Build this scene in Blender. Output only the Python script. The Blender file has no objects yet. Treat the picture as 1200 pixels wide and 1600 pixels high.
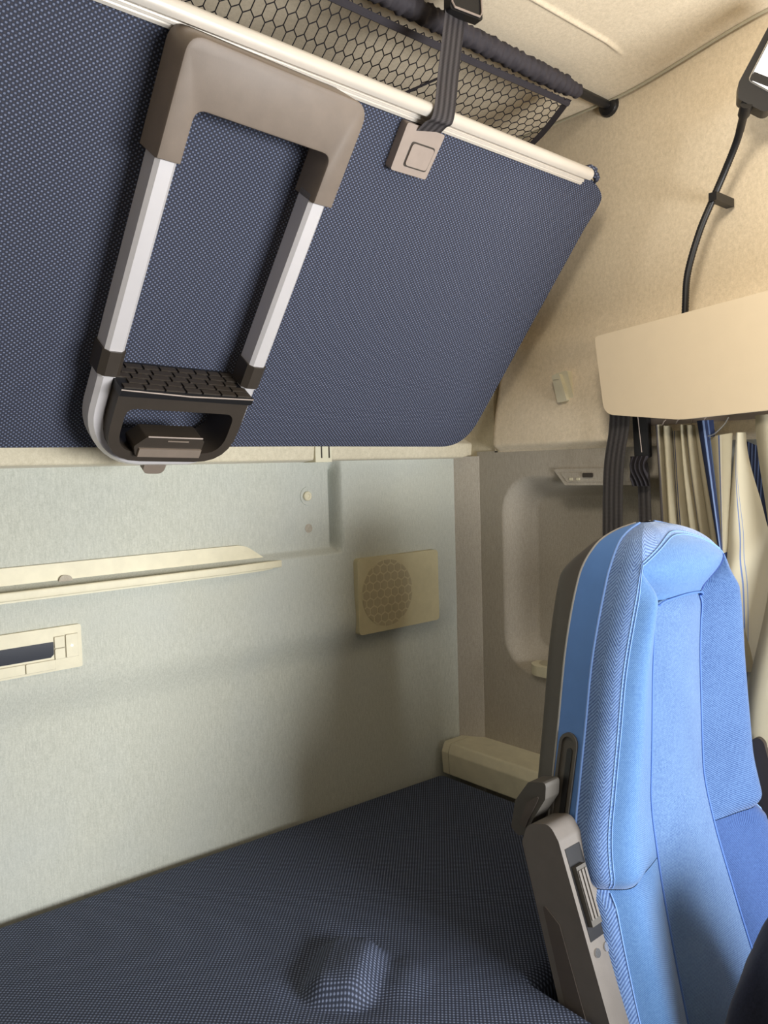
import bpy, bmesh, math, random
import numpy as np
from mathutils import Vector, Matrix
random.seed(7)
SC = bpy.context.scene
COL = SC.collection
PI = math.pi

# ------------------------------------------------------------------ helpers
def srgb(r, g, b):
    f = lambda c: c/12.92 if c <= .04045 else ((c+.055)/1.055)**2.4
    return (f(r/255), f(g/255), f(b/255), 1)

def obj(name, bm, mat=None, parent=None, smooth=40, label=None):
    me = bpy.data.meshes.new(name)
    bmesh.ops.recalc_face_normals(bm, faces=bm.faces)
    bm.to_mesh(me); bm.free()
    if smooth:
        me.polygons.foreach_set('use_smooth', [True]*len(me.polygons))
        me.set_sharp_from_angle(angle=math.radians(smooth))
    o = bpy.data.objects.new(name, me)
    COL.objects.link(o)
    if mat: me.materials.append(mat)
    if parent is not None: o.parent = parent
    if label: o['label'] = label
    return o

def thing(name, label, cat, loc=(0, 0, 0), mtx=None, group=None):
    o = bpy.data.objects.new(name, None); COL.objects.link(o)
    o.empty_display_size = .05
    if mtx is not None: o.matrix_world = mtx
    else: o.location = loc
    o['label'] = label; o['category'] = cat
    if group: o['group'] = group
    return o

def tag(o, label, cat, group=None):
    o['label'] = label; o['category'] = cat
    if group: o['group'] = group
    return o

def struct(o):
    o['kind'] = 'structure'
    return o

def bevel_all(bm, w, seg=2, ang=25):
    if w <= 0: return
    es = [e for e in bm.edges if len(e.link_faces) == 2 and e.calc_face_angle(0) > math.radians(ang)]
    bmesh.ops.bevel(bm, geom=es, offset=w, segments=seg, profile=.5, affect='EDGES', clamp_overlap=True)

def add_box(bm, lo, hi):
    x0, y0, z0 = lo; x1, y1, z1 = hi
    v = [bm.verts.new(p) for p in [(x0,y0,z0),(x1,y0,z0),(x1,y1,z0),(x0,y1,z0),(x0,y0,z1),(x1,y0,z1),(x1,y1,z1),(x0,y1,z1)]]
    for f in [(0,3,2,1),(4,5,6,7),(0,1,5,4),(1,2,6,5),(2,3,7,6),(3,0,4,7)]: bm.faces.new([v[i] for i in f])

def box(lo, hi, bev=0, seg=2):
    bm = bmesh.new(); add_box(bm, lo, hi); bevel_all(bm, bev, seg); return bm

def rounded(pts, r, n=6):
    """round the corners of a 2D polygon; r a number or one radius per corner"""
    out = []; N = len(pts)
    for i in range(N):
        p = Vector(pts[i]); a = Vector(pts[i-1]); b = Vector(pts[(i+1) % N])
        ri = r[i] if isinstance(r, (list, tuple)) else r
        if ri <= 0: out.append(tuple(p)); continue
        da = (a-p).normalized(); db = (b-p).normalized()
        ang = da.angle(db)
        t = min(ri/math.tan(ang/2), .49*(a-p).length, .49*(b-p).length)
        p0 = p+da*t; p2 = p+db*t
        for k in range(n+1):
            s = k/n
            out.append(tuple(p0*(1-s)**2 + p*2*s*(1-s) + p2*s*s))
    return out

def add_prism(bm, pts, a, b, axis=2, hole=None):
    """extrude a 2D polygon between a and b along axis (x:0 -> pts are (y,z); y:1 -> (x,z); z:2 -> (x,y))"""
    def P(p, h):
        return {0: (h, p[0], p[1]), 1: (p[0], h, p[1]), 2: (p[0], p[1], h)}[axis]
    v0 = [bm.verts.new(P(p, a)) for p in pts]; v1 = [bm.verts.new(P(p, b)) for p in pts]
    n = len(pts)
    for i in range(n): bm.faces.new((v0[i], v0[(i+1) % n], v1[(i+1) % n], v1[i]))
    if hole is None:
        bm.faces.new(v0[::-1]); bm.faces.new(v1)
    else:
        h0 = [bm.verts.new(P(p, a)) for p in hole]; h1 = [bm.verts.new(P(p, b)) for p in hole]
        m = len(hole)
        for i in range(m): bm.faces.new((h0[i], h1[i], h1[(i+1) % m], h0[(i+1) % m]))
        assert m == n
        for i in range(n):
            j = (i+1) % n
            bm.faces.new((v0[i], h0[i], h0[j], v0[j])); bm.faces.new((v1[i], v1[j], h1[j], h1[i]))

def prism(pts, a, b, axis=2, bev=0, seg=2, hole=None, ang=25):
    bm = bmesh.new(); add_prism(bm, pts, a, b, axis, hole); bevel_all(bm, bev, seg, ang); return bm

def catmull(pts, n=8):
    P = [np.array(p, float) for p in pts]; out = []
    for i in range(len(P)-1):
        p0 = P[i-1] if i else 2*P[0]-P[1]; p1 = P[i]; p2 = P[i+1]
        p3 = P[i+2] if i+2 < len(P) else 2*P[-1]-P[-2]
        for k in range(n):
            t = k/n
            out.append(.5*(2*p1+(p2-p0)*t+(2*p0-5*p1+4*p2-p3)*t*t+(3*p1-p0-3*p2+p3)*t**3))
    out.append(P[-1]); return out

def add_tube(bm, pts, r, sides=8, caps=True, radii=None):
    pts = [Vector(p) for p in pts]; rings = []
    t = (pts[1]-pts[0]).normalized()
    up = Vector((0, 0, 1)) if abs(t.z) < .9 else Vector((1, 0, 0))
    nrm = (up-t*up.dot(t)).normalized()
    for i, p in enumerate(pts):
        a = pts[max(i-1, 0)]; b = pts[min(i+1, len(pts)-1)]
        t = (b-a).normalized()
        nrm = (nrm-t*nrm.dot(t)).normalized(); bi = t.cross(nrm)
        rr = radii[i] if radii else r
        rings.append([bm.verts.new(p+(nrm*math.cos(2*PI*k/sides)+bi*math.sin(2*PI*k/sides))*rr) for k in range(sides)])
    for A, B in zip(rings, rings[1:]):
        for k in range(sides): bm.faces.new((A[k], A[(k+1) % sides], B[(k+1) % sides], B[k]))
    if caps: bm.faces.new(rings[0][::-1]); bm.faces.new(rings[-1])

def tube(pts, r, sides=8, **k):
    bm = bmesh.new(); add_tube(bm, pts, r, sides, **k); return bm

def add_sweep(bm, pts, prof, side):
    """sweep a closed 2D profile (across, out) along pts; 'out' is the fixed direction closest to side"""
    pts = [Vector(p) for p in pts]; rings = []; side = Vector(side)
    for i, p in enumerate(pts):
        a = pts[max(i-1, 0)]; b = pts[min(i+1, len(pts)-1)]
        t = (b-a).normalized(); o = (side-t*side.dot(t)).normalized(); c = t.cross(o)
        rings.append([bm.verts.new(p+c*q[0]+o*q[1]) for q in prof])
    n = len(prof)
    for A, B in zip(rings, rings[1:]):
        for k in range(n): bm.faces.new((A[k], A[(k+1) % n], B[(k+1) % n], B[k]))
    bm.faces.new(rings[0][::-1]); bm.faces.new(rings[-1])

def grid(fn, us, vs, uvfn=None, close=False):
    bm = bmesh.new(); uvl = bm.loops.layers.uv.new('UVMap')
    V = [[bm.verts.new(fn(u, v)) for u in us] for v in vs]
    for j in range(len(vs)-1):
        for i in range(len(us)-1):
            f = bm.faces.new((V[j][i], V[j][i+1], V[j+1][i+1], V[j+1][i]))
            for l, (a, b) in zip(f.loops, ((i, j), (i+1, j), (i+1, j+1), (i, j+1))):
                l[uvl].uv = uvfn(us[a], vs[b]) if uvfn else (us[a], vs[b])
    return bm

def lin(a, b, n): return [a+(b-a)*i/(n-1) for i in range(n)]
def sst(a, b, x):
    t = min(max((x-a)/(b-a), 0), 1); return t*t*(3-2*t)
def pchip(tab):
    xs = [p[0] for p in tab]; ys = [p[1] for p in tab]; n = len(xs)
    h = [xs[i+1]-xs[i] for i in range(n-1)]; d = [(ys[i+1]-ys[i])/h[i] for i in range(n-1)]
    m = [d[0]]+[0 if d[i-1]*d[i] <= 0 else 2*d[i-1]*d[i]/(d[i-1]+d[i]) for i in range(1, n-1)]+[d[-1]]
    def f(x):
        x = min(max(x, xs[0]), xs[-1])
        i = 0
        while i < n-2 and x > xs[i+1]: i += 1
        t = (x-xs[i])/h[i]
        return ((1+2*t)*(1-t)**2*ys[i]+t*(1-t)**2*h[i]*m[i]+t*t*(3-2*t)*ys[i+1]+t*t*(t-1)*h[i]*m[i+1])
    return f

# ------------------------------------------------------------------ materials
class NT:
    def __init__(s, name):
        s.m = bpy.data.materials.new(name); s.m.use_nodes = True
        s.t = s.m.node_tree; s.b = s.t.nodes['Principled BSDF']
    def n(s, typ, **kw):
        o = s.t.nodes.new(typ)
        for k, v in kw.items(): setattr(o, k, v)
        return o
    def l(s, a, b): s.t.links.new(a, b)
    def put(s, sock, v):
        if hasattr(v, 'is_output'): s.l(v, sock)
        else: sock.default_value = v
    def math(s, op, a, b=None, c=None):
        o = s.n('ShaderNodeMath', operation=op); s.put(o.inputs[0], a)
        if b is not None: s.put(o.inputs[1], b)
        if c is not None: s.put(o.inputs[2], c)
        return o.outputs[0]
    def mix(s, fac, a, b):
        o = s.n('ShaderNodeMix', data_type='RGBA'); s.put(o.inputs['Factor'], fac)
        s.put(o.inputs[6], a); s.put(o.inputs[7], b); return o.outputs[2]
    def rng(s, x, a, b, c=0., d=1.):
        o = s.n('ShaderNodeMapRange'); s.put(o.inputs[0], x)
        for i, v in enumerate((a, b, c, d)): o.inputs[i+1].default_value = v
        return o.outputs[0]
    def coord(s, kind='Object', scale=None):
        o = s.n('ShaderNodeTexCoord').outputs[kind]
        if scale:
            m = s.n('ShaderNodeMapping'); s.l(o, m.inputs[0]); m.inputs['Scale'].default_value = scale; o = m.outputs[0]
        return o
    def noise(s, co, scale, detail=3, rough=.6):
        o = s.n('ShaderNodeTexNoise'); s.l(co, o.inputs['Vector'])
        o.inputs['Scale'].default_value = scale; o.inputs['Detail'].default_value = detail; o.inputs['Roughness'].default_value = rough
        return o.outputs[0]
    def bump(s, h, strength=.3, dist=.002):
        o = s.n('ShaderNodeBump'); s.l(h, o.inputs['Height']); o.inputs['Strength'].default_value = strength
        o.inputs['Distance'].default_value = dist; s.l(o.outputs[0], s.b.inputs['Normal'])
    def set(s, col=None, rough=.6, metal=0, spec=.4):
        if col is not None: s.put(s.b.inputs['Base Color'], col)
        s.b.inputs['Roughness'].default_value = rough; s.b.inputs['Metallic'].default_value = metal
        s.b.inputs['Specular IOR Level'].default_value = spec
        return s.m

def plastic(name, c, rough=.5, spec=.4, grain=.12, var=.06):
    k = NT(name); co = k.coord()
    n = k.noise(co, 35, 4); col = k.mix(k.rng(n, .3, .7), tuple(x*(1-var) for x in c[:3])+(1,), tuple(min(1, x*(1+var)) for x in c[:3])+(1,))
    k.set(col, rough, 0, spec)
    if grain: k.bump(k.noise(co, 900, 2), grain, .0006)
    return k.m

def felt(name, c, c2, streak=(60, 60, 14), rough=.95, bump=.35, blotch=None):
    k = NT(name); co = k.coord()
    fine = k.noise(co, 420, 3, .7)
    st = k.noise(k.coord('Object', streak), 6, 4, .7)
    big = k.noise(co, 3.2, 3, .5)
    f = k.math('ADD', k.math('MULTIPLY', fine, .45), k.math('MULTIPLY', st, .55))
    col = k.mix(k.rng(f, .34, .66), c, c2)
    if blotch: col = k.mix(k.rng(big, .45, .7, 0, .35), col, blotch)
    k.set(col, rough, 0, .15)
    k.bump(k.math('ADD', fine, k.math('MULTIPLY', st, .7)), bump, .0012)
    k.b.inputs['Sheen Weight'].default_value = .15
    return k.m

def dotcloth(name, px, py, base, dot, alt, rough=.75, thr=(.25, .6)):
    """woven cloth with staggered light dots; px, py half-periods in metres"""
    k = NT(name); sep = k.n('ShaderNodeSeparateXYZ'); k.l(k.coord(), sep.inputs[0])
    sx = k.math('SINE', k.math('MULTIPLY', sep.outputs[0], PI/px)); sy = k.math('SINE', k.math('MULTIPLY', sep.outputs[1], PI/py))
    p = k.math('MULTIPLY', sx, sy)
    d = k.rng(p, thr[0], thr[1])
    d2 = k.rng(p, -.35, -.75)
    nz = k.noise(k.coord(), 500, 2)
    base2 = k.mix(k.math('MULTIPLY', d2, .55), base, alt)
    col = k.mix(k.math('MULTIPLY', d, k.rng(nz, .2, .7, .45, 1.)), base2, dot)
    k.set(col, rough, 0, .25)
    k.bump(k.math('ADD', d, k.math('MULTIPLY', nz, .4)), .5, .0008)
    return k.m

def herring(name, c, c2, width=.022, freq=900., rough=.85, slope=1., uvr=False):
    """herringbone / twill weave over the UV map, which is laid out in metres"""
    k = NT(name); sep = k.n('ShaderNodeSeparateXYZ'); k.l(k.coord('UV'), sep.inputs[0])
    u = k.math('PINGPONG', sep.outputs[0], width)
    s = k.math('SINE', k.math('MULTIPLY', k.math('ADD', k.math('MULTIPLY', u, slope), sep.outputs[1]), freq))
    nz = k.noise(k.coord(), 300, 3); big = k.noise(k.coord(), 14, 3)
    f = k.math('ADD', k.math('MULTIPLY', s, .36), k.math('MULTIPLY', nz, 1.0))
    col = k.mix(k.rng(f, .1, .95), c, c2)
    col = k.mix(k.rng(big, .4, .75, 0, .25), col, c2)
    k.set(col, rough, 0, .2); k.bump(k.math('ADD', s, nz), .25, .0006)
    k.b.inputs['Sheen Weight'].default_value = .3; k.b.inputs['Sheen Roughness'].default_value = .5
    return k.m

def ribbed(name, c, c2, freq, axis=0, rough=.6):
    k = NT(name); sep = k.n('ShaderNodeSeparateXYZ'); k.l(k.coord('UV'), sep.inputs[0])
    s = k.math('SINE', k.math('MULTIPLY', sep.outputs[axis], freq))
    s2 = k.math('SINE', k.math('MULTIPLY', sep.outputs[1-axis], 2600))
    f = k.math('ADD', k.math('MULTIPLY', s, .7), k.math('MULTIPLY', s2, .25))
    col = k.mix(k.rng(f, -.8, .8), c, c2); k.set(col, rough, 0, .35); k.bump(f, .3, .0006)
    return k.m

M = {}
M['wall'] = felt('back_wall_felt', srgb(172, 174, 162), srgb(201, 202, 190), (70, 70, 12), blotch=srgb(182, 188, 188))
M['side'] = felt('side_wall_felt', srgb(160, 152, 138), srgb(184, 176, 162), (60, 60, 14))
M['head'] = felt('headliner_felt', srgb(210, 194, 166), srgb(236, 220, 193), (25, 25, 18), bump=.3)
M['trimfelt'] = felt('trim_felt', srgb(196, 186, 160), srgb(219, 209, 184), (25, 25, 18), bump=.3)
M['cream'] = plastic('cream_plastic', srgb(214, 207, 180), .5)
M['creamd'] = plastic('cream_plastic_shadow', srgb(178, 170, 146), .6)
M['beige'] = plastic('beige_cabinet', srgb(214, 196, 166), .5, .35, var=.012)
M['speaker'] = plastic('speaker_cream', srgb(198, 188, 152), .55)
M['speakerd'] = plastic('speaker_cell', srgb(176, 164, 134), .7)
M['taupe'] = plastic('taupe_plastic', srgb(126, 113, 101), .5, .4)
M['taupel'] = plastic('taupe_light_plastic', srgb(158, 143, 132), .5, .4)
M['dark'] = plastic('dark_plastic', srgb(58, 51, 44), .45, .4)
M['darker'] = plastic('black_plastic', srgb(26, 25, 26), .4, .45)
M['shell'] = plastic('seat_shell_plastic', srgb(84, 80, 74), .5, .4)
M['arm'] = plastic('armrest_plastic', srgb(112, 106, 100), .42, .45)
M['armd'] = plastic('armrest_panel', srgb(88, 80, 74), .5, .4)
M['silver'] = plastic('painted_aluminium', srgb(214, 209, 208), .35, .5, grain=.04, var=.02)
M['silver'].node_tree.nodes['Principled BSDF'].inputs['Metallic'].default_value = .25
M['rail'] = plastic('satin_aluminium', srgb(222, 214, 202), .32, .5, grain=.03, var=.02)
M['rail'].node_tree.nodes['Principled BSDF'].inputs['Metallic'].default_value = .25
M['trimg'] = plastic('trim_grey', srgb(168, 166, 162), .4, .4, grain=0)
M['chrome'] = plastic('chrome', srgb(200, 200, 200), .2, .5, grain=0, var=.02)
M['chrome'].node_tree.nodes['Principled BSDF'].inputs['Metallic'].default_value = .9
M['bunk'] = dotcloth('bunk_dot_cloth', .0036, .0031, srgb(48, 52, 66), srgb(124, 132, 156), srgb(74, 66, 66))
M['matt'] = dotcloth('mattress_dot_cloth', .0034, .0034, srgb(54, 60, 76), srgb(122, 133, 160), srgb(28, 31, 42), thr=(.1, .7))
M['side_blue'] = plastic('blue_vinyl', srgb(94, 138, 206), .55, .35, grain=.2, var=.03)
M['herring'] = herring('blue_herringbone', srgb(68, 96, 152), srgb(134, 166, 216), .024, 1250)
M['bolster'] = herring('blue_bolster_cloth', srgb(62, 99, 150), srgb(98, 136, 182), .2, 2600)
M['center'] = herring('blue_center_cloth', srgb(52, 82, 134), srgb(108, 140, 180), .2, 2200)
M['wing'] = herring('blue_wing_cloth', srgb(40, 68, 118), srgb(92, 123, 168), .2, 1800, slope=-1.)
M['wing_shade'] = herring('blue_wing_cloth_shaded', srgb(38, 62, 112), srgb(66, 95, 148), .2, 2400)  # same seat cloth, shade of the lower right wing painted into its colour
M['pipe'] = plastic('blue_piping', srgb(120, 155, 215), .6, .3, var=.02)
M['pipem'] = plastic('mid_blue_piping', srgb(84, 118, 184), .6, .3, var=.02)
M['piped'] = plastic('dark_blue_seam', srgb(44, 66, 128), .7, .3, var=.02)
M['web'] = ribbed('grey_webbing', srgb(62, 58, 60), srgb(112, 107, 108), 2*PI/.0115)
M['webd'] = ribbed('dark_webbing', srgb(84, 80, 80), srgb(126, 121, 120), 2*PI/.013)
M['net'] = plastic('black_net_cord', srgb(40, 36, 38), .8, .2, grain=0)
M['sleeve'] = plastic('grey_sleeve_cloth', srgb(60, 56, 60), .75, .3, grain=.3)
M['screen'] = plastic('dark_display', srgb(20, 25, 38), .15, .5, grain=0)
M['navy'] = felt('navy_cloth', srgb(20, 21, 30), srgb(34, 36, 48), (40, 40, 40), bump=.15)
M['lens'] = NT('white_lens').set((.95, .93, .9, 1), .25)
M['lens'].node_tree.nodes['Principled BSDF'].inputs['Emission Color'].default_value = (1, .97, .93, 1)
M['lens'].node_tree.nodes['Principled BSDF'].inputs['Emission Strength'].default_value = 2.2
M['floor'] = plastic('floor_mat', srgb(52, 50, 50), .85, .2, grain=.5)

def curtain_mat(name, base, stripes):
    k = NT(name); sep = k.n('ShaderNodeSeparateXYZ'); k.l(k.coord('UV'), sep.inputs[0])
    col = base
    for c, w, s in stripes:
        d = k.math('ABSOLUTE', k.math('SUBTRACT', sep.outputs[0], c))
        col = k.mix(k.math('LESS_THAN', d, w), col, s)
    k.set(col, .85, 0, .2); k.bump(k.noise(k.coord(), 700, 2), .2, .0005)
    return k.m

# ------------------------------------------------------------------ camera
cd = bpy.data.cameras.new('camera'); cam = bpy.data.objects.new('camera', cd); COL.objects.link(cam)
cd.sensor_fit = 'VERTICAL'; cd.sensor_height = 32.; cd.lens = 32.*1250/1600; cd.clip_start = .02
f = 1250.; v1 = np.array([1430., -110.]); b_ = -40.; a_ = -(f*f+v1[1]*b_)/v1[0]
X = np.array([*v1, f]); X /= np.linalg.norm(X); Y = np.array([a_, b_, f]); Y /= np.linalg.norm(Y); Z = np.cross(X, Y)
R = np.stack([X, Y, Z])           # world = R @ (right, down, forward)
CAM = (-1.35303, -1.29171, 1.41110)
mw = Matrix.Identity(4)
for i in range(3):
    mw[i][0] = R[i][0]; mw[i][1] = -R[i][1]; mw[i][2] = -R[i][2]; mw[i][3] = CAM[i]
cam.matrix_world = mw
SC.camera = cam

# ------------------------------------------------------------------ setting
def front_rise(y): return .043*sst(-.38, -.74, y)+.03*sst(-.8, -1.6, y)
XL = -2.15; YF = -2.3; ZC = 2.112
struct(obj('floor', box((XL-.1, YF, -.04), (.2, .16, 0)), M['floor']))

# back wall: lower felt panel with a shallow recess above the tray ledge, a groove and a soft crease
def wall_y(x, z):
    rec = sst(-.335, -.352, x)*sst(1.235, 1.252, z)           # upper left recess
    y = .018*rec
    y += .024*math.exp(-((x+.348)/.0062)**2)*sst(1.238, 1.262, z)*sst(1.43, 1.40, z)   # groove at the recess edge
    y += (.016*sst(1.085, 1.015, z)-.004*math.exp(-((z-1.10)/.03)**2))*sst(-.005, -.05, x)     # the lower part bulges into the cab
    y += .002*math.sin(x*5)*sst(1.2, .9, z)
    return y
xs = lin(XL, -.45, 50)+lin(-.445, -.25, 90)+lin(-.24, 0, 20)
zs = lin(.0, .95, 24)+lin(.96, 1.22, 45)+lin(1.222, 1.28, 36)+lin(1.285, 1.426, 26)
struct(obj('wall_back', grid(lambda x, z: (x, wall_y(x, z), z), xs, zs), M['wall'], smooth=80))

# beige trim that carries the bunk, running along the back wall, and the felt above it
bm = bmesh.new()
pr = rounded([(.03, 1.424), (-.022, 1.428), (-.026, 1.46), (.005, 1.475), (.03, 1.475)], .006, 3)
add_prism(bm, pr, XL, .055, axis=0)
struct(obj('trim_1', bm, M['trimfelt']))
struct(obj('wall_back_upper', grid(lambda x, z: (x, .012, z), lin(XL, .09, 6), lin(1.47, ZC+.02, 6)), M['head']))

# corner post between back wall and side wall
bm = bmesh.new()
add_prism(bm, rounded([(-.006, .0), (-.002, -.006), (.026, -.052), (.036, -.052), (.05, .03), (0, .03)], [.002, .004, .006, 0, 0, 0], 3), 0, 1.43, axis=2)
struct(obj('trim_2', bm, M['side']))

# side wall with the moulded recess
def rbox(y, z, y0, y1, z0, z1, r):
    cy, cz = (y0+y1)/2, (z0+z1)/2
    qx = abs(y-cy)-(y1-y0)/2+r; qz = abs(z-cz)-(z1-z0)/2+r
    return math.hypot(max(qx, 0), max(qz, 0))+min(max(qx, qz), 0)-r
def side_x(y, z):
    d = -rbox(y, z, -.62, -.115, .945, 1.385+.0*y, .085)
    return .026+.066*sst(0, .052, d)
ys = lin(-.045, -.30, 110)+lin(-.305, -1.2, 40)
zs = lin(0, .9, 10)+lin(.91, 1.05, 60)+lin(1.055, 1.28, 16)+lin(1.285, 1.44, 60)
struct(obj('wall_right', grid(lambda y, z: (side_x(y, z), y, z), ys, zs), M['side'], smooth=80))

struct(obj('wall_left', box((XL-.06, YF, 0), (XL, .16, ZC+.08)), M['side']))
# headliner side panel, leaning outward to the roof
def up_x(y, z):
    x = .004+.05*sst(1.44, 1.72, z)-.01*math.exp(-((z-1.655)/.035)**2)
    x += -.012*math.exp(-((z-2.02+.12*(y+.7))/.05)**2)*sst(-.45, -.65, y)
    return x
def upper_panel(y0, y1, z0, name, mat, r):
    def fn(s, t):
        y = y0+(y1-y0)*s; z = z0+(ZC+front_rise(y)-z0)*t
        # rounded lower left corner, edges rolled into the wall
        e = min(abs(y-y0), 1) ; b = z-z0
        roll = .022*(1-sst(0, .016, b))+.022*(1-sst(0, .016, e))
        cut = max(0, .03-e); 
        if b < .03 and e < .03:
            dd = math.hypot(.03-e, .03-b)
            if dd > .022: roll = max(roll, .022*sst(.022, .034, dd))
        return (up_x(y, z)+min(roll, .022), y, z)
    ss = [0, .004, .008, .012, .016, .02, .026, .034]+lin(.045, 1, 60); tt = [0, .004, .008, .012, .017, .022, .028, .036, .045]+lin(.06, 1, 90)
    return struct(obj(name, grid(fn, ss, tt), mat, smooth=80))
upper_panel(-.098, -1.25, 1.437, 'trim_3', M['head'], .03)
struct(obj('trim_4', box((.03, -.094, 1.43), (.06, .03, ZC+.01), .004), M['trimfelt']))
0 and struct(obj('trim_5', prism([(.04, .0), (.04, -.105), (.014, -.098), (-.006, -.03), (-.006, .0)], 1.425, 1.437, 2, .003), M['trimfelt']))
struct(obj('wall_right_core', box((.11, YF+1.0, 0), (.15, .16, ZC+.03)), M['side']))

# roof lining with a step and a seam that rolls down to the side panel
def ceil_z(x, y):
    z = ZC+.026*sst(.052, -.10, x)-.004*math.exp(-((y+.475)/.004)**2)*sst(-.03, -.08, x)
    return z+front_rise(y)
ysC = lin(.05, -.44, 30)+lin(-.445, -.52, 40)+lin(-.53, YF, 50)
xsC = lin(XL, -.2, 30)+lin(-.19, .056, 50)
struct(obj('ceiling', grid(lambda x, y: (x, y, ceil_z(x, y)), xsC, ysC), M['head'], smooth=80))
bm = tube([(.046, y, ZC-.002+front_rise(y)) for y in lin(.0, -1.24, 60)], .0026, 6)
struct(obj('trim_6', bm, M['creamd']))

# ------------------------------------------------------------------ upper bunk (tilted against the wall)
UA = math.atan2(.59617, .80286)
U = Vector((0, -.59617, .80286)); N = Vector((0, -.80286, -.59617)); O = Vector((0, -.085, 1.453))
BM_ = Matrix(((1, U.x, N.x, O.x), (0, U.y, N.y, O.y), (0, U.z, N.z, O.z), (0, 0, 0, 1)))
bunk = thing('upper_bunk', 'folded upper bunk in blue dotted cloth with pale aluminium top rail', 'bunk', mtx=BM_)
out = [(XL+.05, 0)]+[(-.5, 0)]+rounded([(-.5, 0), (-.058, -.003), (-.030, .5), (-.5, .5)], [0, .075, 0, 0], 10)[1:12]
out += [tuple(p) for p in catmull([(-.031, .50), (-.024, .548), (-.036, .568), (-.075, .583), (-.115, .592)], 5)] + [(XL+.05, .603)]
# drop duplicates
oo = []
for p in out:
    if not oo or math.hypot(p[0]-oo[-1][0], p[1]-oo[-1][1]) > 1e-4: oo.append(p)
bm = bmesh.new(); add_prism(bm, oo, -.05, 0, 2)
es = [e for e in bm.edges if len(e.link_faces) == 2 and e.calc_face_angle(0) > 1 and abs(e.verts[0].co.z-e.verts[1].co.z) < 1e-6 and e.verts[0].co.z > -.01]
bmesh.ops.bevel(bm, geom=es, offset=.012, segments=4, profile=.6, affect='EDGES', clamp_overlap=True)
obj('cloth_cover', bm, M['bunk'], bunk, 60)
# aluminium rail: round nose plus a flange with fine lines
prof = [(.570, .000), (.570, .006), (.573, .0075), (.5735, .006), (.5755, .006), (.576, .009), (.5785, .0095), (.579, .0075), (.581, .0075), (.5815, .011)]
for k in range(9):
    a = -PI*.10+k/8*PI*1.0
    prof.append((.590+.0125*math.sin(a-.2), .010+.0145*math.cos(a-.35)))
prof += [(.6, -.02), (.575, -.02)]
bm = bmesh.new()
rings = []
for x, du in ((-.108, 0), (-.112, .0), (XL+.06, .036)):
    s = .93 if x == -.108 else 1
    rings.append([bm.verts.new((x, .586+(p[0]-.586)*s+du*.6, p[1]*s)) for p in prof])
for A, B in zip(rings, rings[1:]):
    for k in range(len(prof)): bm.faces.new((A[k], A[(k+1) % len(prof)], B[(k+1) % len(prof)], B[k]))
bm.faces.new(rings[0]); bm.faces.new(rings[-1][::-1])
obj('edge_rail', bm, M['rail'], bunk, 35)
# puckered cloth corner beside the rail
pk = [(-.118, .596, -.004), (-.098, .603, .004), (-.088, .594, .010), (-.073, .588, .004), (-.066, .578, -.002)]
obj('cloth_pucker', tube(catmull(pk, 5), .005, 6, radii=[.002+.004*math.sin(PI*i/20)*(1+.4*math.sin(i*2.1)) for i in range(21)]), M['bunk'], bunk, 80)
# hinge fitting below the bunk
t = thing('bunk_catch', 'small cream catch fitting under the bunk edge, on the beige trim', 'catch', (-.40, -.012, 1.44))
obj('catch_plate', box((-.022, -.016, -.016), (.018, 0.022, .018), .004), M['cream'], t)
bm = bmesh.new(); add_box(bm, (-.0085, -.0185, -.008), (-.007, -.015, .016)); add_box(bm, (.010, -.0185, -.008), (.0115, -.015, .016))
obj('slot', bm, M['dark'], t)

# ------------------------------------------------------------------ ladder on the bunk
LQ = Matrix(((1, .035, 0, -.801), (-.035, 1, 0, 0), (0, 0, 1, 0), (0, 0, 0, 1)))
lad = thing('bunk_ladder', 'silver folding ladder with taupe plastic hook, stowed flat on the blue bunk', 'ladder', mtx=BM_ @ Matrix.Translation((-.801, 0, 0)) @ Matrix.Rotation(-.036, 4, 'Z'))
HO = .131
hk = rounded([(-HO, .447), (-HO, .586), (HO, .586), (HO, .447), (HO-.032, .447), (HO-.032, .512), (-HO+.032, .512), (-HO+.032, .447)], [0, .022, .026, 0, 0, .014, .014, 0], 6)
hk.reverse()
bm = bmesh.new(); add_prism(bm, hk, .0115, .064, 2)
top = [e for e in bm.edges if all(v.co.z > .063 for v in e.verts) and len(e.link_faces) == 2 and e.calc_face_angle(0) > .8]
def is_out(e):
    m = (e.verts[0].co+e.verts[1].co)/2
    return m.x < -HO+.006 or m.y > .57 or m.x > HO-.006
bmesh.ops.bevel(bm, geom=[e for e in top if is_out(e)], offset=.024, segments=5, profile=.5, affect='EDGES', clamp_overlap=True)
top = [e for e in bm.edges if all(v.co.z > .0635 for v in e.verts) and len(e.link_faces) == 2 and e.calc_face_angle(0) > .8]
bmesh.ops.bevel(bm, geom=top, offset=.004, segments=2, profile=.5, affect='EDGES', clamp_overlap=True)
obj('hook_cover', bm, M['taupe'], lad, 35)
def oct_prof(w, d, c): return [(-w, -d+c), (-w+c, -d), (w-c, -d), (w, -d+c), (w, d-c), (w-c, d), (-w+c, d), (-w, d-c)]
for s in (-1, 1):
    bm = bmesh.new(); add_prism(bm, [(s*.113+p[0], .037+p[1]) for p in oct_prof(.0140, .019, .005)], .15, .455, 1)
    bmesh.ops.transform(bm, matrix=Matrix.Identity(4), verts=bm.verts)
    obj('rail', bm, M['silver'], lad, 25)
    bm = bmesh.new(); add_prism(bm, [(s*.113+p[0], .037+p[1]) for p in oct_prof(.0165, .0225, .008)], .153, .190, 1); bevel_all(bm, .0012, 1, 20)
    obj('clamp', bm, M['dark'], lad, 25)
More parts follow.
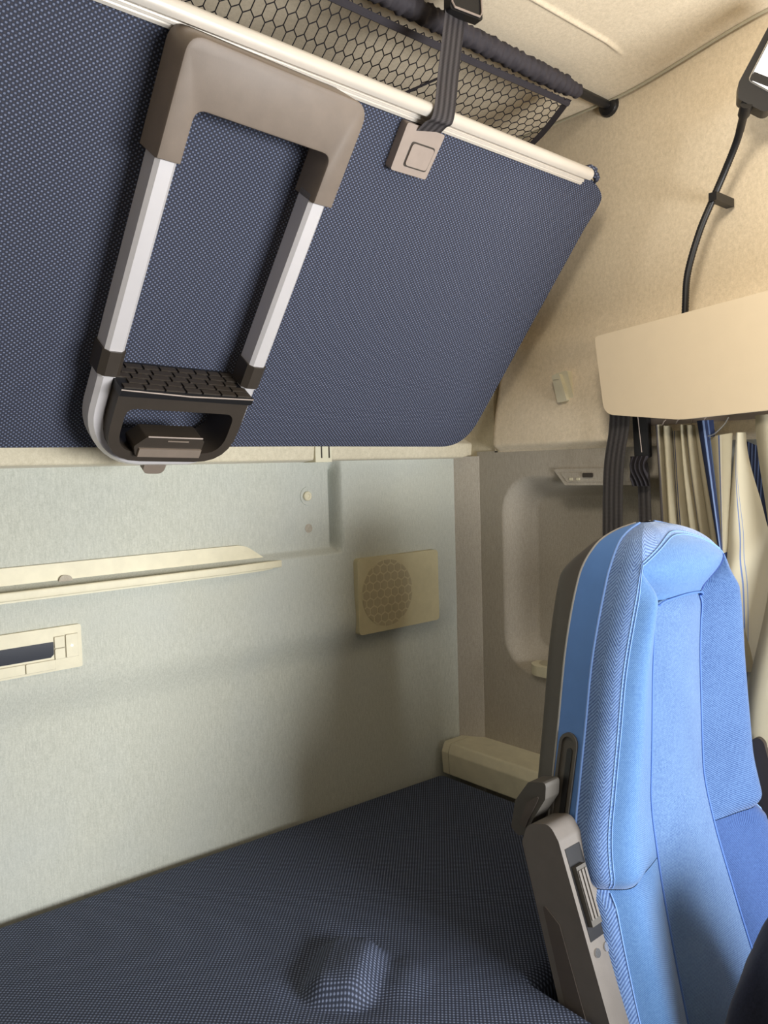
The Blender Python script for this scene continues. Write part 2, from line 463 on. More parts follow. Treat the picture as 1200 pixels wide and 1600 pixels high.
# lower loop
path = [(-.113, .16, .037), (-.113, .115, .037)]
for k in range(11):
    a = PI+k/10*PI/2; path.append((-.113+.078+.078*math.cos(a), .10+.078*math.sin(a)-.004, .037+.008*k/10))
for k in range(1, 11):
    a = 1.5*PI+k/10*PI/2; path.append((.113-.078+.078*math.cos(a), .10+.078*math.sin(a)-.004, .045-.008*k/10))
path += [(.113, .115, .037), (.113, .16, .037)]
bm = bmesh.new(); add_sweep(bm, path, oct_prof(.0125, .018, .006), (0, 0, 1)); obj('loop', bm, M['silver'], lad, 30)
# dark plastic insert: frame with window
def stadium(px, q0, q1, rt, rb, n=6): return rounded([(-px, q1), (px, q1), (px, q0), (-px, q0)], [rt, rt, rb, rb], n)
o1 = stadium(.1035, .027, .147, .004, .072); h1 = stadium(.0865, .043, .116, .016, .055)
bm = prism(o1, .012, .078, 2, hole=h1); bevel_all(bm, .0022, 2, 40)
obj('insert_frame', bm, M['dark'], lad, 35)
bm = bmesh.new(); add_box(bm, (-.105, .138, .004), (.105, .149, .084)); bevel_all(bm, .002, 2)
tr = obj('step_tread', bm, M['darker'], lad, 35)
bm = bmesh.new(); r_ = random.Random(3)
for j in range(5):
    x = -.1+(.012 if j % 2 else 0)
    while x < .085:
        w = r_.uniform(.018, .03); add_box(bm, (x, .148, .012+j*.0145), (min(x+w, .102), .1512, .0225+j*.0145)); x += w+.0035
bevel_all(bm, .0006, 1); obj('grip_pattern', bm, M['dark'], tr, 30)
obj('tread_lip', tube([(-.105, .1478, .0835), (0, .1455, .0845), (.105, .1478, .0835)], .0012, 6), M['taupel'], lad)
# latch inside the window
lt = prism(rounded([(-.058, .042), (-.064, .058), (-.048, .074), (.040, .074), (.046, .070), (.046, .042)], .004, 3), .05, .085, 2, .002)
lo = obj('latch', lt, M['dark'], lad, 30)
bm = bmesh.new(); add_box(bm, (-.056, .042, .070), (.044, .056, .0885)); bevel_all(bm, .003, 2); obj('latch_lip', bm, M['taupe'], lo, 30)
obj('latch_mark', box((-.014, .0675, .0845), (.020, .0695, .0858), .0004, 1), M['taupe'], lo)
obj('latch_edge', tube([(-.046, .0745, .0845), (.042, .0745, .0845)], .0012, 6), M['taupel'], lo)
obj('foot_tab', prism(rounded([(-.018, .014), (.018, .014), (.018, -.016), (-.018, -.016)], [0, 0, .012, .012], 5), .036, .05, 2, .002), M['taupe'], lad, 35)

# ------------------------------------------------------------------ bunk strap with buckle
st = thing('bunk_strap', 'grey webbing strap with taupe square buckle holding up the blue bunk', 'strap', loc=(0, 0, 0))
def loc_b(x, u, h): return O+Vector((x, 0, 0))+U*u+N*h
def ribbon(pts, w, wdir, thick=.0016):
    P = catmull([tuple(p) for p in pts], 10); wd = Vector(wdir).normalized()*w/2
    L = [0]
    for a, b in zip(P, P[1:]): L.append(L[-1]+float(np.linalg.norm(np.array(b)-np.array(a))))
    idx = list(range(len(P)))
    bm = grid(lambda s, i: tuple(Vector(P[int(i)])+wd*s), [-1, -.5, 0, .5, 1], idx, lambda s, i: (s*w/2, L[int(i)]))
    bmesh.ops.solidify(bm, geom=bm.faces, thickness=thick)
    return bm
p0 = loc_b(-.5, .562, .012); p1 = loc_b(-.497, .582, .0225); p2 = loc_b(-.492, .604, .026)
P3 = Vector((-.463, -.452, 2.03)); P4 = Vector((-.445, -.452, 2.09)); P5 = Vector((-.44, -.45, 2.128))
p2 = loc_b(-.493, .597, .0275)
obj('webbing', ribbon([p0, p1, p2, p2+(P5-p2)*.33, p2+(P5-p2)*.66, P5], .046, (1, .06, .08)), M['web'], st, 60)
bk = bmesh.new()
bo = rounded([(-.542, .505), (-.470, .505), (-.466, .573), (-.542, .573)], .004, 3)
add_prism(bk, bo, .001, .0165, 2); bevel_all(bk, .004, 2, 40)
bmesh.ops.transform(bk, matrix=BM_, verts=bk.verts); bo_ = obj('buckle', bk, M['taupel'], st, 35)
for nm, e0, h0, h1, mt in (('button_gap', .0022, .016, .0168, 'dark'), ('button', 0, .016, .0187, 'taupel')):
    bk = prism(rounded([(-.521-e0, .517-e0), (-.478+e0, .517-e0), (-.476+e0, .549+e0), (-.520-e0, .549+e0)], .005, 3), h0, h1, 2, .0007 if e0 == 0 else 0)
    bmesh.ops.transform(bk, matrix=BM_, verts=bk.verts); obj(nm, bk, M[mt], bo_, 35)
# upper adjuster
fr = Matrix.Translation((-.444, -.458, 2.098)) @ Matrix.Rotation(-.12, 4, 'Z')
bk = prism(rounded([(-.031, -.026), (.031, -.026), (.029, .05), (-.029, .05)], .004, 3), -.011, .004, 1, .002)
bmesh.ops.transform(bk, matrix=fr, verts=bk.verts); ad = obj('adjuster', bk, M['darker'], st, 35)
bk = tube([(-.0265, -.0125, .05), (-.0285, -.0125, -.016), (-.024, -.013, -.0225), (.024, -.013, -.0225), (.0285, -.0125, -.016), (.0265, -.0125, .05)], .0016, 6)
bmesh.ops.transform(bk, matrix=fr, verts=bk.verts); obj('adjuster_rim', bk, M['taupel'], ad)

# ------------------------------------------------------------------ cargo net and its pole under the roof
net = thing('cargo_net', 'black hexagon mesh storage net hanging from a sleeved pole under the beige roof', 'net', (0, 0, 0))
PY, PZ = -.386, 2.104
obj('pole', tube([(.052, PY, PZ), (-.06, PY, PZ), (XL, PY-.03, PZ)], .0085, 12), M['darker'], net)
bm = tube([(.056, PY, PZ), (.050, PY, PZ), (.046, PY, PZ), (.044, PY, PZ)], .02, 20, radii=[.021, .021, .019, .014]); obj('pole_cap', bm, M['darker'], net, 35)
# gathered cloth sleeve
bm = bmesh.new(); n = 420; xs_ = [-.05-(1.55)*i/n for i in range(n+1)]
rr = random.Random(5); ph = [rr.uniform(0, 6) for _ in range(8)]
def sl_r(x, k):
    s = abs(x)
    r = .0155+.0016*math.sin(s*430+ph[0]+.9*math.sin(k*1.3+s*40))+.0012*math.sin(s*251+k*.7+ph[1])+.0009*math.sin(s*97+k*1.9)
    return r*(.72+.28*sst(.05, .10, s))
S = 14; rg = []
for x in xs_:
    yy = PY-.03*(-x)/2.15
    rg.append([bm.verts.new((x, yy+sl_r(x, k)*math.cos(2*PI*k/S), PZ-.002+sl_r(x, k)*math.sin(2*PI*k/S))) for k in range(S)])
for A, B in zip(rg, rg[1:]):
    for k in range(S): bm.faces.new((A[k], A[(k+1) % S], B[(k+1) % S], B[k]))
bm.faces.new(rg[0]); bm.faces.new(rg[-1][::-1])
obj('pole_sleeve', bm, M['sleeve'], net, 70)
def net_p(x, s):
    """s: 0 at the pole, 1 at the back"""
    e = sst(-.045, -.35, x)
    y = PY+.012+(.36)*s*(.55+.45*e)
    z = PZ-.014-(.05+.035*e)*math.sin(PI*min(s*.8, 1))*(1 if s < 1 else 1)-.02*s
    z -= .012*math.sin(x*9+s*3)*e*math.sin(PI*s)
    return Vector((x, y, z))
bm = bmesh.new(); a = .0105; dx = a*math.sqrt(3); seen = set()
def hexv(i, j):
    cx = -.075-dx*(i+.5*(j % 2)); cs = .012+a*1.5*j
    return [(cx+a*math.cos(PI/6+k*PI/3), cs+a*math.sin(PI/6+k*PI/3)) for k in range(6)]
nrow = 18; ncol = 74
for j in range(nrow):
    for i in range(ncol):
        h = hexv(i, j)
        for k in range(6):
            p, q = h[k], h[(k+1) % 6]
            key = tuple(sorted(((round(p[0], 4), round(p[1], 4)), (round(q[0], 4), round(q[1], 4)))))
            if key in seen: continue
            seen.add(key)
            A = net_p(p[0], p[1]/.3); B = net_p(q[0], q[1]/.3)
            if (A-B).length < .002: continue
            add_tube(bm, [A, B], .00095, 4, caps=False)
obj('mesh', bm, M['net'], net, 70)
# bound edges of the net
bm = ribbon([net_p(-.062, s)+Vector((0, 0, .0)) for s in lin(0, 1, 9)], .034, (1, .3, .25), .002); obj('side_binding', bm, M['sleeve'], net, 60)
bm = bmesh.new(); add_tube(bm, [net_p(x, 1) for x in lin(-.055, -1.4, 50)], .004, 6); obj('back_binding', bm, M['sleeve'], net)
bm = bmesh.new(); add_tube(bm, [net_p(x, .02)+Vector((0, 0, -.003)) for x in lin(-.06, -1.45, 60)], .006, 6); obj('front_binding', bm, M['sleeve'], net)
bm = bmesh.new(); add_tube(bm, [net_p(-.36-.30*s, .12+.75*s)+Vector((0, 0, -.004)) for s in lin(0, 1, 14)], .0022, 6); obj('draw_cord', bm, M['net'], net)

# ------------------------------------------------------------------ reading lamp on the side wall
lamp = thing('reading_lamp', 'black gooseneck reading lamp with white lens, rising from behind the beige cabinet', 'lamp', (0, 0, 0))
neck = [(-.01, -.572, 1.60), (-.012, -.576, 1.68), (-.012, -.581, 1.735), (-.008, -.600, 1.80), (-.004, -.622, 1.85), (-.006, -.645, 1.892), (-.02, -.672, 1.93), (-.05, -.697, 1.955)]
NP = catmull(neck, 26); bm = bmesh.new(); add_tube(bm, NP, .0058, 10, radii=[.0056+.0007*(i % 2) for i in range(len(NP))]); obj('gooseneck', bm, M['darker'], lamp, 70)
d = (Vector(NP[-1])-Vector(NP[-12])).normalized()
e = Vector(NP[-1]); obj('collar', tube([e-d*.03, e-d*.006, e, e+d*.018], .0085, 12, radii=[.0066, .0066, .0095, .0095]), M['darker'], lamp, 40)
hx = Vector((.30, -.42, .86)).normalized()      # head axis
hn = Vector((-.85, -.52, .04)); hn = (hn-hx*hn.dot(hx)).normalized(); hs = hx.cross(hn)
HM = Matrix(((hs.x, hx.x, hn.x, 0), (hs.y, hx.y, hn.y, 0), (hs.z, hx.z, hn.z, 0), (0, 0, 0, 1))); HM.translation = e+Vector((0.0, -.006, .010))
def hd(bm, nm, mt, par, sm=35):
    bmesh.ops.transform(bm, matrix=HM, verts=bm.verts); return obj(nm, bm, M[mt], par, sm)
ol = rounded([(-.018, 0), (.030, -.004), (.045, .03), (.045, .15), (-.035, .15), (-.03, .022)], [.008, .012, .01, .02, .02, .012], 4)
h0 = hd(prism(ol, -.014, .012, 2, .006, 3), 'lamp_head', 'darker', lamp)
il = rounded([(-.018, .03), (.034, .024), (.036, .138), (-.024, .138)], .008, 4)
hd(prism(il, .0115, .0135, 2, .0008), 'lens', 'lens', h0)
hd(tube([Vector((p[0], p[1], .0128)) for p in il+il[:1]], .0016, 6), 'chrome_rim', 'chrome', h0)
hd(box((-.017, .031, .0130), (.033, .044, .0148), .001), 'lens_bar', 'darker', h0)
obj('cable_clip', box((-.014, -.634, 1.846), (.05, -.620, 1.860), .003), M['darker'], lamp)

# ------------------------------------------------------------------ cabinet above the door
cab = thing('wall_cabinet', 'smooth beige cabinet panel with rounded corners on the side wall above the curtain', 'cabinet', (0, 0, 0))
cp = rounded([(-.423, 1.642), (-.442, 1.497), (-.590, 1.478), (-1.15, 1.50), (-1.15, 1.705)], [.008, .028, .15, 0, 0], 8)
obj('door', prism(cp, -.062, -.052, 0, .004, 3), M['beige'], cab, 35)
cq = [(-.432+.0, 1.634), (-.448, 1.503), (-.590, 1.487), (-1.14, 1.508), (-1.14, 1.694)]
obj('carcass', prism(cq, -.052, .05, 0, .002), M['creamd'], cab, 35)

# coat hook
hk = thing('coat_hook', 'small cream plastic coat hook on the beige headliner left of the cabinet', 'hook', (0, 0, 0))
HKX = .022
pp = rounded([(-.272, 1.594), (-.302, 1.598), (-.318, 1.538), (-.285, 1.533)], .004, 3)
obj('base_plate', prism(pp, HKX-.003, HKX+.03, 0, .002), M['cream'], hk)
pp = rounded([(-.271, 1.590), (-.290, 1.592), (-.309, 1.535), (-.285, 1.533)], .004, 3)
obj('hook_lever', prism(pp, HKX-.014, HKX-.001, 0, .003), M['cream'], hk)
obj('pivot_line', box((HKX-.0148, -.290, 1.5795), (HKX-.013, -.276, 1.581)), M['creamd'], hk)

# ------------------------------------------------------------------ tray in the back wall
tr = thing('wall_tray', 'long cream plastic tray let into the back wall with a front lip', 'tray', (0, 0, 0))
pts = rounded([(-1.6, 1.222), (-1.6, 1.272), (-.565, 1.272), (-.49, 1.222)], [0, 0, .06, 0], 8)
obj('tray_back', prism(pts, .011, .030, 1, .002), M['cream'], tr)
bm = bmesh.new()
pf = [(-1.6, -.02), (-.62, -.02), (-.54, -.012), (-.497, .006), (-.497, .022), (-1.6, .022)]
add_prism(bm, pf, 1.222, 1.2255, 2); obj('tray_floor', bm, M['cream'], tr, 30)
lp = [(-1.6, -.0225, 1.232), (-.70, -.0225, 1.232), (-.60, -.0195, 1.232), (-.53, -.010, 1.2315), (-.492, .002, 1.230)]
bm = bmesh.new(); add_sweep(bm, catmull(lp, 6), rounded([(-.003, -.007), (.003, -.007), (.003, .007), (-.003, .007)], .0025, 3), (0, 0, 1)); obj('lip', bm, M['cream'], tr, 50)
bm = prism(rounded([(-.915, 1.226), (-.886, 1.226), (-.890, 1.251), (-.908, 1.253)], [0, 0, .009, .009], 4), .007, .0135, 1, .001); obj('finger_notch', bm, M['side'], tr)

# ------------------------------------------------------------------ control panel
cpn = thing('control_panel', 'cream bunk control panel with a dark display and buttons, left on the back wall', 'control panel', (0, 0, 0))
CY = wall_y(-.95, 1.13)
obj('faceplate', prism(rounded([(-1.34, 1.104), (-.8845, 1.104), (-.8845, 1.173), (-1.34, 1.173)], .004, 3), CY-.006, CY+.02, 1, .0015), M['cream'], cpn)
obj('display', prism(rounded([(-1.14, 1.1265), (-.934, 1.1265), (-.929, 1.131), (-.929, 1.151), (-1.14, 1.151)], .001, 2), CY-.0068, CY-.002, 1), M['screen'], cpn)
def button(x0, x1, z0, z1, ch=None):
    o = obj('button', prism(rounded([(x0, z0), (x1, z0), (x1, z1), (x0, z1)], .0015, 2), CY-.0085, CY-.003, 1, .0008), M['cream'], cpn)
    g = .0009
    obj('button_gap', prism([(x0-g, z0-g), (x1+g, z0-g), (x1+g, z1+g), (x0-g, z1+g)], CY-.0064, CY-.003, 1), M['creamd'], o)
    return o
button(-.9275, -.9125, 1.1405, 1.158); button(-.9275, -.9125, 1.123, 1.139)
bq = button(-.910, -.8915, 1.123, 1.159)
obj('indicator', prism([(-.901+.0016*math.cos(k*PI/4), 1.141+.0016*math.sin(k*PI/4)) for k in range(8)], CY-.0092, CY-.008, 1), M['lens'], bq)
button(-.972, -.928, 1.108, 1.1225); button(-1.02, -.974, 1.108, 1.1225); button(-1.07, -1.022, 1.108, 1.1225)

# ------------------------------------------------------------------ speaker cover
sp = thing('speaker_cover', 'cream rectangular speaker cover with round honeycomb grille on the back wall', 'speaker', (0, 0, 0))
SY = wall_y(-.2, 1.14)
obj('cover_plate', prism(rounded([(-.313, 1.062), (-.078, 1.062), (-.078, 1.222), (-.313, 1.222)], .01, 4), SY-.013, SY+.02, 1, .003), M['speaker'], sp)
cx, cz, cr = -.232, 1.143, .072
gr = obj('grille', prism([(cx+cr*math.cos(2*PI*k/40), cz+cr*math.sin(2*PI*k/40)) for k in range(40)], SY-.0136, SY-.011, 1), M['speaker'], sp)
bm = bmesh.new(); a = .0115; 
for i in range(-6, 7):
    for j in range(-6, 7):
        px = cx+(i+.5*(j % 2))*a*math.sqrt(3); pz = cz+j*a*1.5
        poly = [(px+a*.84*math.cos(PI/6+k*PI/3), pz+a*.84*math.sin(PI/6+k*PI/3)) for k in range(6)]
        if math.hypot(px-cx, pz-cz) > cr+a*.3: continue
        q = []
        for p in poly:
            dd = math.hypot(p[0]-cx, p[1]-cz)
            if dd > cr-.001: p = (cx+(p[0]-cx)*(cr-.001)/dd, cz+(p[1]-cz)*(cr-.001)/dd)
            q.append(p)
        add_prism(bm, q, SY-.0141, SY-.013, 1)
obj('grille_cells', bm, M['speakerd'], gr, 30)

# fastening stud and its old mark
sd = thing('stud', 'round cream stud in a dished seat on the back wall right of the tray', 'stud', (0, 0, 0))
WY = wall_y(-.412, 1.357)
ring = [(0, 0)]
def disc(cx, cz, prof, n=24):
    bm = bmesh.new(); rg = [[bm.verts.new((cx+r*math.cos(2*PI*k/n), y, cz+r*math.sin(2*PI*k/n))) for k in range(n)] for r, y in prof]
    for A, B in zip(rg, rg[1:]):
        for k in range(n): bm.faces.new((A[k], A[(k+1) % n], B[(k+1) % n], B[k]))
    bm.faces.new(rg[-1]); bm.faces.new(rg[0][::-1]); return bm
obj('dish', disc(-.411, 1.357, [(.019, WY+.002), (.0185, WY-.0015), (.016, WY-.0015), (.012, WY+.0005)]), M['wall'], sd, 50)
obj('stud_cap', disc(-.413, 1.357, [(.0095, WY+.002), (.0095, WY-.004), (.008, WY-.0055), (.004, WY-.0055), (.0035, WY-.0045)]), M['cream'], sd, 40)

obj('old_mark', disc(-.411, 1.292, [(.009, wall_y(-.411, 1.292)+.001), (.009, wall_y(-.411, 1.292)-.0007)]), M['side'], sd)
# ------------------------------------------------------------------ ledge box in the corner
lb = thing('corner_ledge_box', 'low beige plastic box ledge in the corner at the end of the mattress', 'ledge', (0, 0, 0))
prb = rounded([(-.066, .70), (-.070, .752), (-.060, .773), (.026, .773), (.026, .70)], [.004, .010, .008, 0, 0], 5)
def xz_ext(y0, y1, sc=1): return prism(prb, y0, y1, 1, .0025)
obj('lid', xz_ext(-.024, -.40), M['cream'], lb, 35)
obj('end_cap', xz_ext(-.003, -.0225), M['cream'], lb, 35)

# side-wall tray at the foot of the recess
wt = thing('recess_tray', 'small beige oval tray rim at the bottom of the side wall recess', 'tray', (0, 0, 0))
o_ = rounded([(.10, -.185), (.03, -.185), (.012, -.21), (.012, -.42), (.10, -.42)], [0, .03, .03, .02, 0], 5)
i_ = rounded([(.085, -.20), (.038, -.20), (.026, -.222), (.026, -.40), (.085, -.40)], [0.01, .02, .02, .01, 0.01], 5)
bm = bmesh.new(); add_prism(bm, o_, .950, .972, 2); bevel_all(bm, .003, 2, 40); obj('rim', bm, M['cream'], wt, 35)
obj('well', prism(i_, .9715, .9735, 2), M['creamd'], wt, 35)

# switch plaque
sw = thing('switch_plaque', 'slim grey-beige switch plaque with slanted end on the side wall beside the belt', 'switch panel', (0, 0, 0))
pp = rounded([(-.262, 1.397), (-.46, 1.397), (-.46, 1.363), (-.292, 1.363)], .004, 3)
obj('bezel', prism(pp, .020, .03, 0, .002), M['side'], sw, 35)
pp2 = rounded([(-.282, 1.389), (-.455, 1.389), (-.455, 1.370), (-.298, 1.370)], .003, 3)
obj('insert', prism(pp2, .0185, .021, 0, .0008), M['side'], sw, 35)
obj('rocker_switch', prism(rounded([(-.338, 1.388), (-.362, 1.388), (-.362, 1.379), (-.338, 1.379)], .003, 3), .0155, .019, 0, .001), M['dark'], sw, 35)
for y in (-.305, -.322):
    obj('indicator', prism(rounded([(y, 1.373), (y-.008, 1.373), (y-.008, 1.378), (y, 1.378)], .001, 2), .0172, .0186, 0), M['cream'], sw, 35)

# ------------------------------------------------------------------ seat belts
sb = thing('seat_belt', 'dark grey seat belt hanging from the cabinet behind the blue seat', 'seat belt', (0, 0, 0))
def yz_ribbon(pts, w, x): return ribbon([(x, p[0], p[1]) for p in pts], w, (0.25, 1, -.08))
obj('webbing', yz_ribbon([(-.455, 1.515), (-.452, 1.47), (-.440, 1.40), (-.436, 1.30), (-.436, 1.15), (-.44, 1.0), (-.44, .5), (-.44, .002)], .054, -.030), M['webd'], sb, 60)
obj('return_webbing', yz_ribbon([(-.487, 1.405), (-.492, 1.37), (-.494, 1.30), (-.497, 1.2), (-.50, 1.05), (-.50, .5), (-.50, .002)], .032, -.012), M['webd'], sb, 60)
gl = rounded([(-.474, 1.505), (-.503, 1.505), (-.506, 1.415), (-.478, 1.415)], .005, 3)
g_ = obj('guide_loop', prism(gl, -.02, -.006, 0, .003), M['darker'], sb, 35)
obj('guide_slit', tube([(-.0215, -.486, 1.495), (-.0215, -.494, 1.425)], .0008, 5), M['taupel'], g_)
# bunched webbing through the loop
def bunch(s, t):
    y = -.474-.036*s-.004*t; z = 1.418-.055*t
    return (-.028+.006*math.sin(PI*t)*-1+.0022*math.sin(s*26+3*math.sin(t*5)), y, z)
bm = grid(bunch, lin(0, 1, 40), lin(0, 1, 24), lambda s, t: (s*.034, t*.055)); bmesh.ops.solidify(bm, geom=bm.faces, thickness=.003); obj('bunched_webbing', bm, M['sleeve'], sb, 70)

# ------------------------------------------------------------------ curtain
ct = thing('curtain', 'gathered beige curtain with blue stripes hanging at the door window behind the seat', 'curtain', (0, 0, 0))
BEI = srgb(206, 196, 168); BLU = srgb(66, 84, 130); GRY = srgb(128, 122, 122)
cm1 = curtain_mat('curtain_cloth', BEI, [(.30, .014, BLU), (.345, .006, BLU), (.06, .03, GRY), (.02, .02, srgb(170, 160, 146)), (.62, .008, srgb(150, 150, 160))])
cm2 = curtain_mat('curtain_plain', srgb(198, 190, 166), [(.36, .012, srgb(110, 130, 175)), (.42, .006, srgb(120, 140, 180))])
cm3 = curtain_mat('curtain_lining', srgb(34, 40, 62), [(k*.125+.05, .012, srgb(96, 116, 160)) for k in range(8)])
rc = random.Random(11)
fold_w = [.014, .016, .019, .012, .015, .016, .015]
tops = [-.517]
for w in fold_w: tops.append(tops[-1]-w)
def gather(s, t):
    # s across the folds, t down
    n = 7; ph = s*n; i = min(int(ph), n-1); fr = ph-i
    y = tops[i]+(tops[i+1]-tops[i])*fr
    y = y-(.026+.05*s)*(t**1.15)*1.0
    amp = .014*(1-.25*t)*(1+.3*math.sin(i*2.3))
    x = -.008-amp*(math.sin(PI*fr)**.7)-.010*t+.003*math.sin(6*t+i)
    z = 1.474-.006*(i % 3)-.42*t+.003*math.sin(i*1.7)
    return (x, y, z)
bm = grid(gather, lin(0, 1, 140), lin(0, 1, 26)); bmesh.ops.solidify(bm, geom=bm.faces, thickness=.001); obj('gathered_folds', bm, cm1, ct, 70)
# navy striped fold
def navy(s, t):
    y = -.600-.030*s*(1-.55*t)-.048*t; x = -.020-.010*math.sin(PI*s)-.012*t; z = 1.476-.25*t
    return (x, y, z)
cm4 = curtain_mat('curtain_navy_stripe', srgb(44, 54, 84), [(.55, .06, srgb(120, 140, 180)), (.78, .03, srgb(90, 110, 150))])
obj('navy_fold', grid(navy, lin(0, 1, 14), lin(0, 1, 16)), cm4, ct, 70)
def flap(s, t):
    y = -.626-.040*s*(1-.72*t)-.022*t; x = -.026-.008*math.sin(PI*s)-.004*t; z = 1.446+.006*s-.20*t
    return (x, y, z)
cm5 = curtain_mat('curtain_flap', srgb(204, 194, 166), [(.5, .03, srgb(96, 116, 165)), (.58, .02, srgb(226, 220, 200))])
bm = grid(flap, lin(0, 1, 14), lin(0, 1, 16)); bmesh.ops.solidify(bm, geom=bm.faces, thickness=.001); obj('header_flap', bm, cm5, ct, 70)
# loose panel
def loose(s, t):
    yl = -.668+.022*math.sin(PI*.5*min(t*2.2, 1))-.01*t; yr = -.684-.060*sst(0, .40, t)+.02*sst(.45, .9, t)
    y = yl+(yr-yl)*s
    x = -.016-.014*math.sin(PI*s)-.010*math.sin(2*PI*s+2.5*t)*sst(0, .3, t)-.008*math.exp(-((t-.40+.15*s)/.05)**2)
    z = 1.452-.62*t
    return (x, y, z)
obj('loose_panel', grid(loose, lin(0, 1, 30), lin(0, 1, 60)), cm2, ct, 70)
def lining(s, t):
    y = -.668-.030*t-.045*s*(1-.35*t); x = -.008-.005*math.sin(PI*s); z = 1.444-.02*s*(1-t)-.21*t
    return (x, y, z)
obj('striped_lining', grid(lining, lin(0, 1, 12), lin(0, 1, 16), lambda s, t: (s+t*.6, t)), cm3, ct, 70)
def right(s, t):
    yl = -.705-.024*sst(0, .32, t)+.040*sst(.34, .75, t); y = yl-.16*s-.02*s*t
    x = -.020-.010*math.sin(PI*min(s*3, 1))-.010*math.sin(9*s+1.2)-.012*sst(.3, .6, t)*(1-s)
    z = 1.478+.004*s-.72*t
    return (x, y, z)
bm = grid(right, lin(0, 1, 40), lin(0, 1, 40)); bmesh.ops.solidify(bm, geom=bm.faces, thickness=.001); obj('right_panel', bm, cm2, ct, 70)
for y in (-.53, -.556, -.585, -.606):
    obj('hook', tube([(-.012, y, 1.4725), (-.014, y-.004, 1.479), (-.010, y-.006, 1.482)], .0012, 5), M['taupel'], ct)
obj('tie_wire', tube(catmull([(-.034, -.663, 1.478), (-.034, -.655, 1.466), (-.036, -.640, 1.452), (-.036, -.628, 1.448)], 6), .0012, 5), M['chrome'], ct)
# window behind it
struct(obj('trim_7', box((.0, -1.2, 1.474), (.03, -.5, 1.487), .002), M['taupel']))
gl = NT('window_glass'); gl.set((.8, .85, .88, 1), .05); gl.b.inputs['Transmission Weight'].default_value = .6
wn = obj('window_1', box((.0225, -1.15, .98), (.0255, -.56, 1.45), .001), gl.m); struct(wn)

# ------------------------------------------------------------------ lower bunk
lbk = thing('lower_bunk', 'lower bunk mattress in dark navy dotted cloth along the back wall', 'bunk', (0, 0, 0))
def yfront(x): return -.80+.165*sst(-.550, -.539, x)
def lump(x, y):
    d = rbox(x*.80+y*.60, -x*.60+y*.80, -.905, -.760, .02, .115, .035)
    h = .022*sst(.010, -.024, d)
    d2 = rbox(x*.80+y*.60, -x*.60+y*.80, -.88, -.79, -.04, .07, .035)
    return h+.006*sst(.02, -.03, d2)-.005*math.exp(-(d/.03)**2)
def bed_top(x, y): return .70-.030*x+lump(x, y)
XB = -.071
def bed(s, t):
    x = XL+.02+(XB-XL-.02)*s; yf = yfront(x)
    # t 0..1 across the top, then rolled over the front edge
    if t <= 1:
        y = -.002+(yf+.002)*t; z = bed_top(x, y)
        ed = (1-t)*abs(yf)
        if ed < .03: z -= .03*(1-math.sqrt(max(0, 1-((.03-ed)/.03)**2)))
        if t*abs(yf) < .02: z -= .012*(1-math.sqrt(max(0, 1-((.02-t*abs(yf))/.02)**2)))
    else:
        y = yf; z = bed_top(x, yf)-.03-.10*(t-1)
    if XB-x < .02: z -= .012*(1-math.sqrt(max(0, 1-((.02-(XB-x))/.02)**2)))
    return (x, y, z)
ss = lin(0, .40, 30)+lin(.405, .78, 170)+lin(.785, .985, 50)+lin(.987, 1, 10)
tt = lin(0, .03, 8)+lin(.035, .94, 140)+lin(.945, 1, 16)+lin(1.1, 2, 5)
obj('mattress', grid(bed, ss, tt), M['matt'], lbk, 80)
obj('bunk_base', prism([(XL+.03, -.03), (-.075, -.03), (-.075, -.58), (-.56, -.58), (-.57, -.77), (XL+.03, -.77)], 0, .585, 2, .004), M['creamd'], lbk)

# ------------------------------------------------------------------ the seat
seat = thing('truck_seat', 'bright blue high-backed truck seat with dark plastic shell, at right in front of the curtain', 'seat', (-.276, 0, 0))
W_ = pchip([(.42, .224), (.6, .224), (.75, .222), (.88, .216), (.97, .199), (1.06, .181), (1.14, .166), (1.2, .149), (1.24, .133), (1.265, .119), (1.285, .102), (1.300, .082), (1.311, .054), (1.319, .015)])
lean = pchip([(.42, -.115), (.6, -.072), (.75, -.032), (.85, -.010), (.95, 0), (1.32, 0)])
YFt = pchip([(.42, -.735), (.62, -.742), (.80, -.740), (.95, -.733), (1.10, -.733), (1.22, -.737), (1.262, -.732), (1.285, -.720), (1.302, -.702), (1.312, -.684), (1.319, -.660)])
YBt = pchip([(.42, -.622), (1.25, -.622), (1.29, -.628), (1.31, -.638), (1.319, -.648)])
Et = pchip([(.42, .115), (.60, .105), (.75, .092), (.90, .078), (1.05, .070), (1.20, .066), (1.222, .066)])
def cols(z, side):
    w = W_(z); ln = lean(z); yf = YFt(z)+ln; yb = YBt(z)+ln; dp = yb-yf
    hb = sst(1.212, 1.268, z); xd = w*.965; e = Et(z); e = e+(xd-e)*hb
    yd = yf+dp*.16; ye = (yf+.033)*(1-hb)+yd*hb
    x4 = w*.83*(1-hb)+(xd*.5+e*.5)*hb; y4 = yf*(1-hb)+yd*hb
    x5 = x4+(e-x4)*.55; y5 = (yf+.0155)*(1-hb)+yd*hb
    c = [(-w*.985, yb), (-w*1.01, yb-dp*.42), (-w*1.02, yb-dp*.66), (-xd, yd), (-x4, y4), (-x5, y5), (-e, ye)]
    if side > 0: c = [(-x, y) for x, y in c]
    return c, e, ye, yf
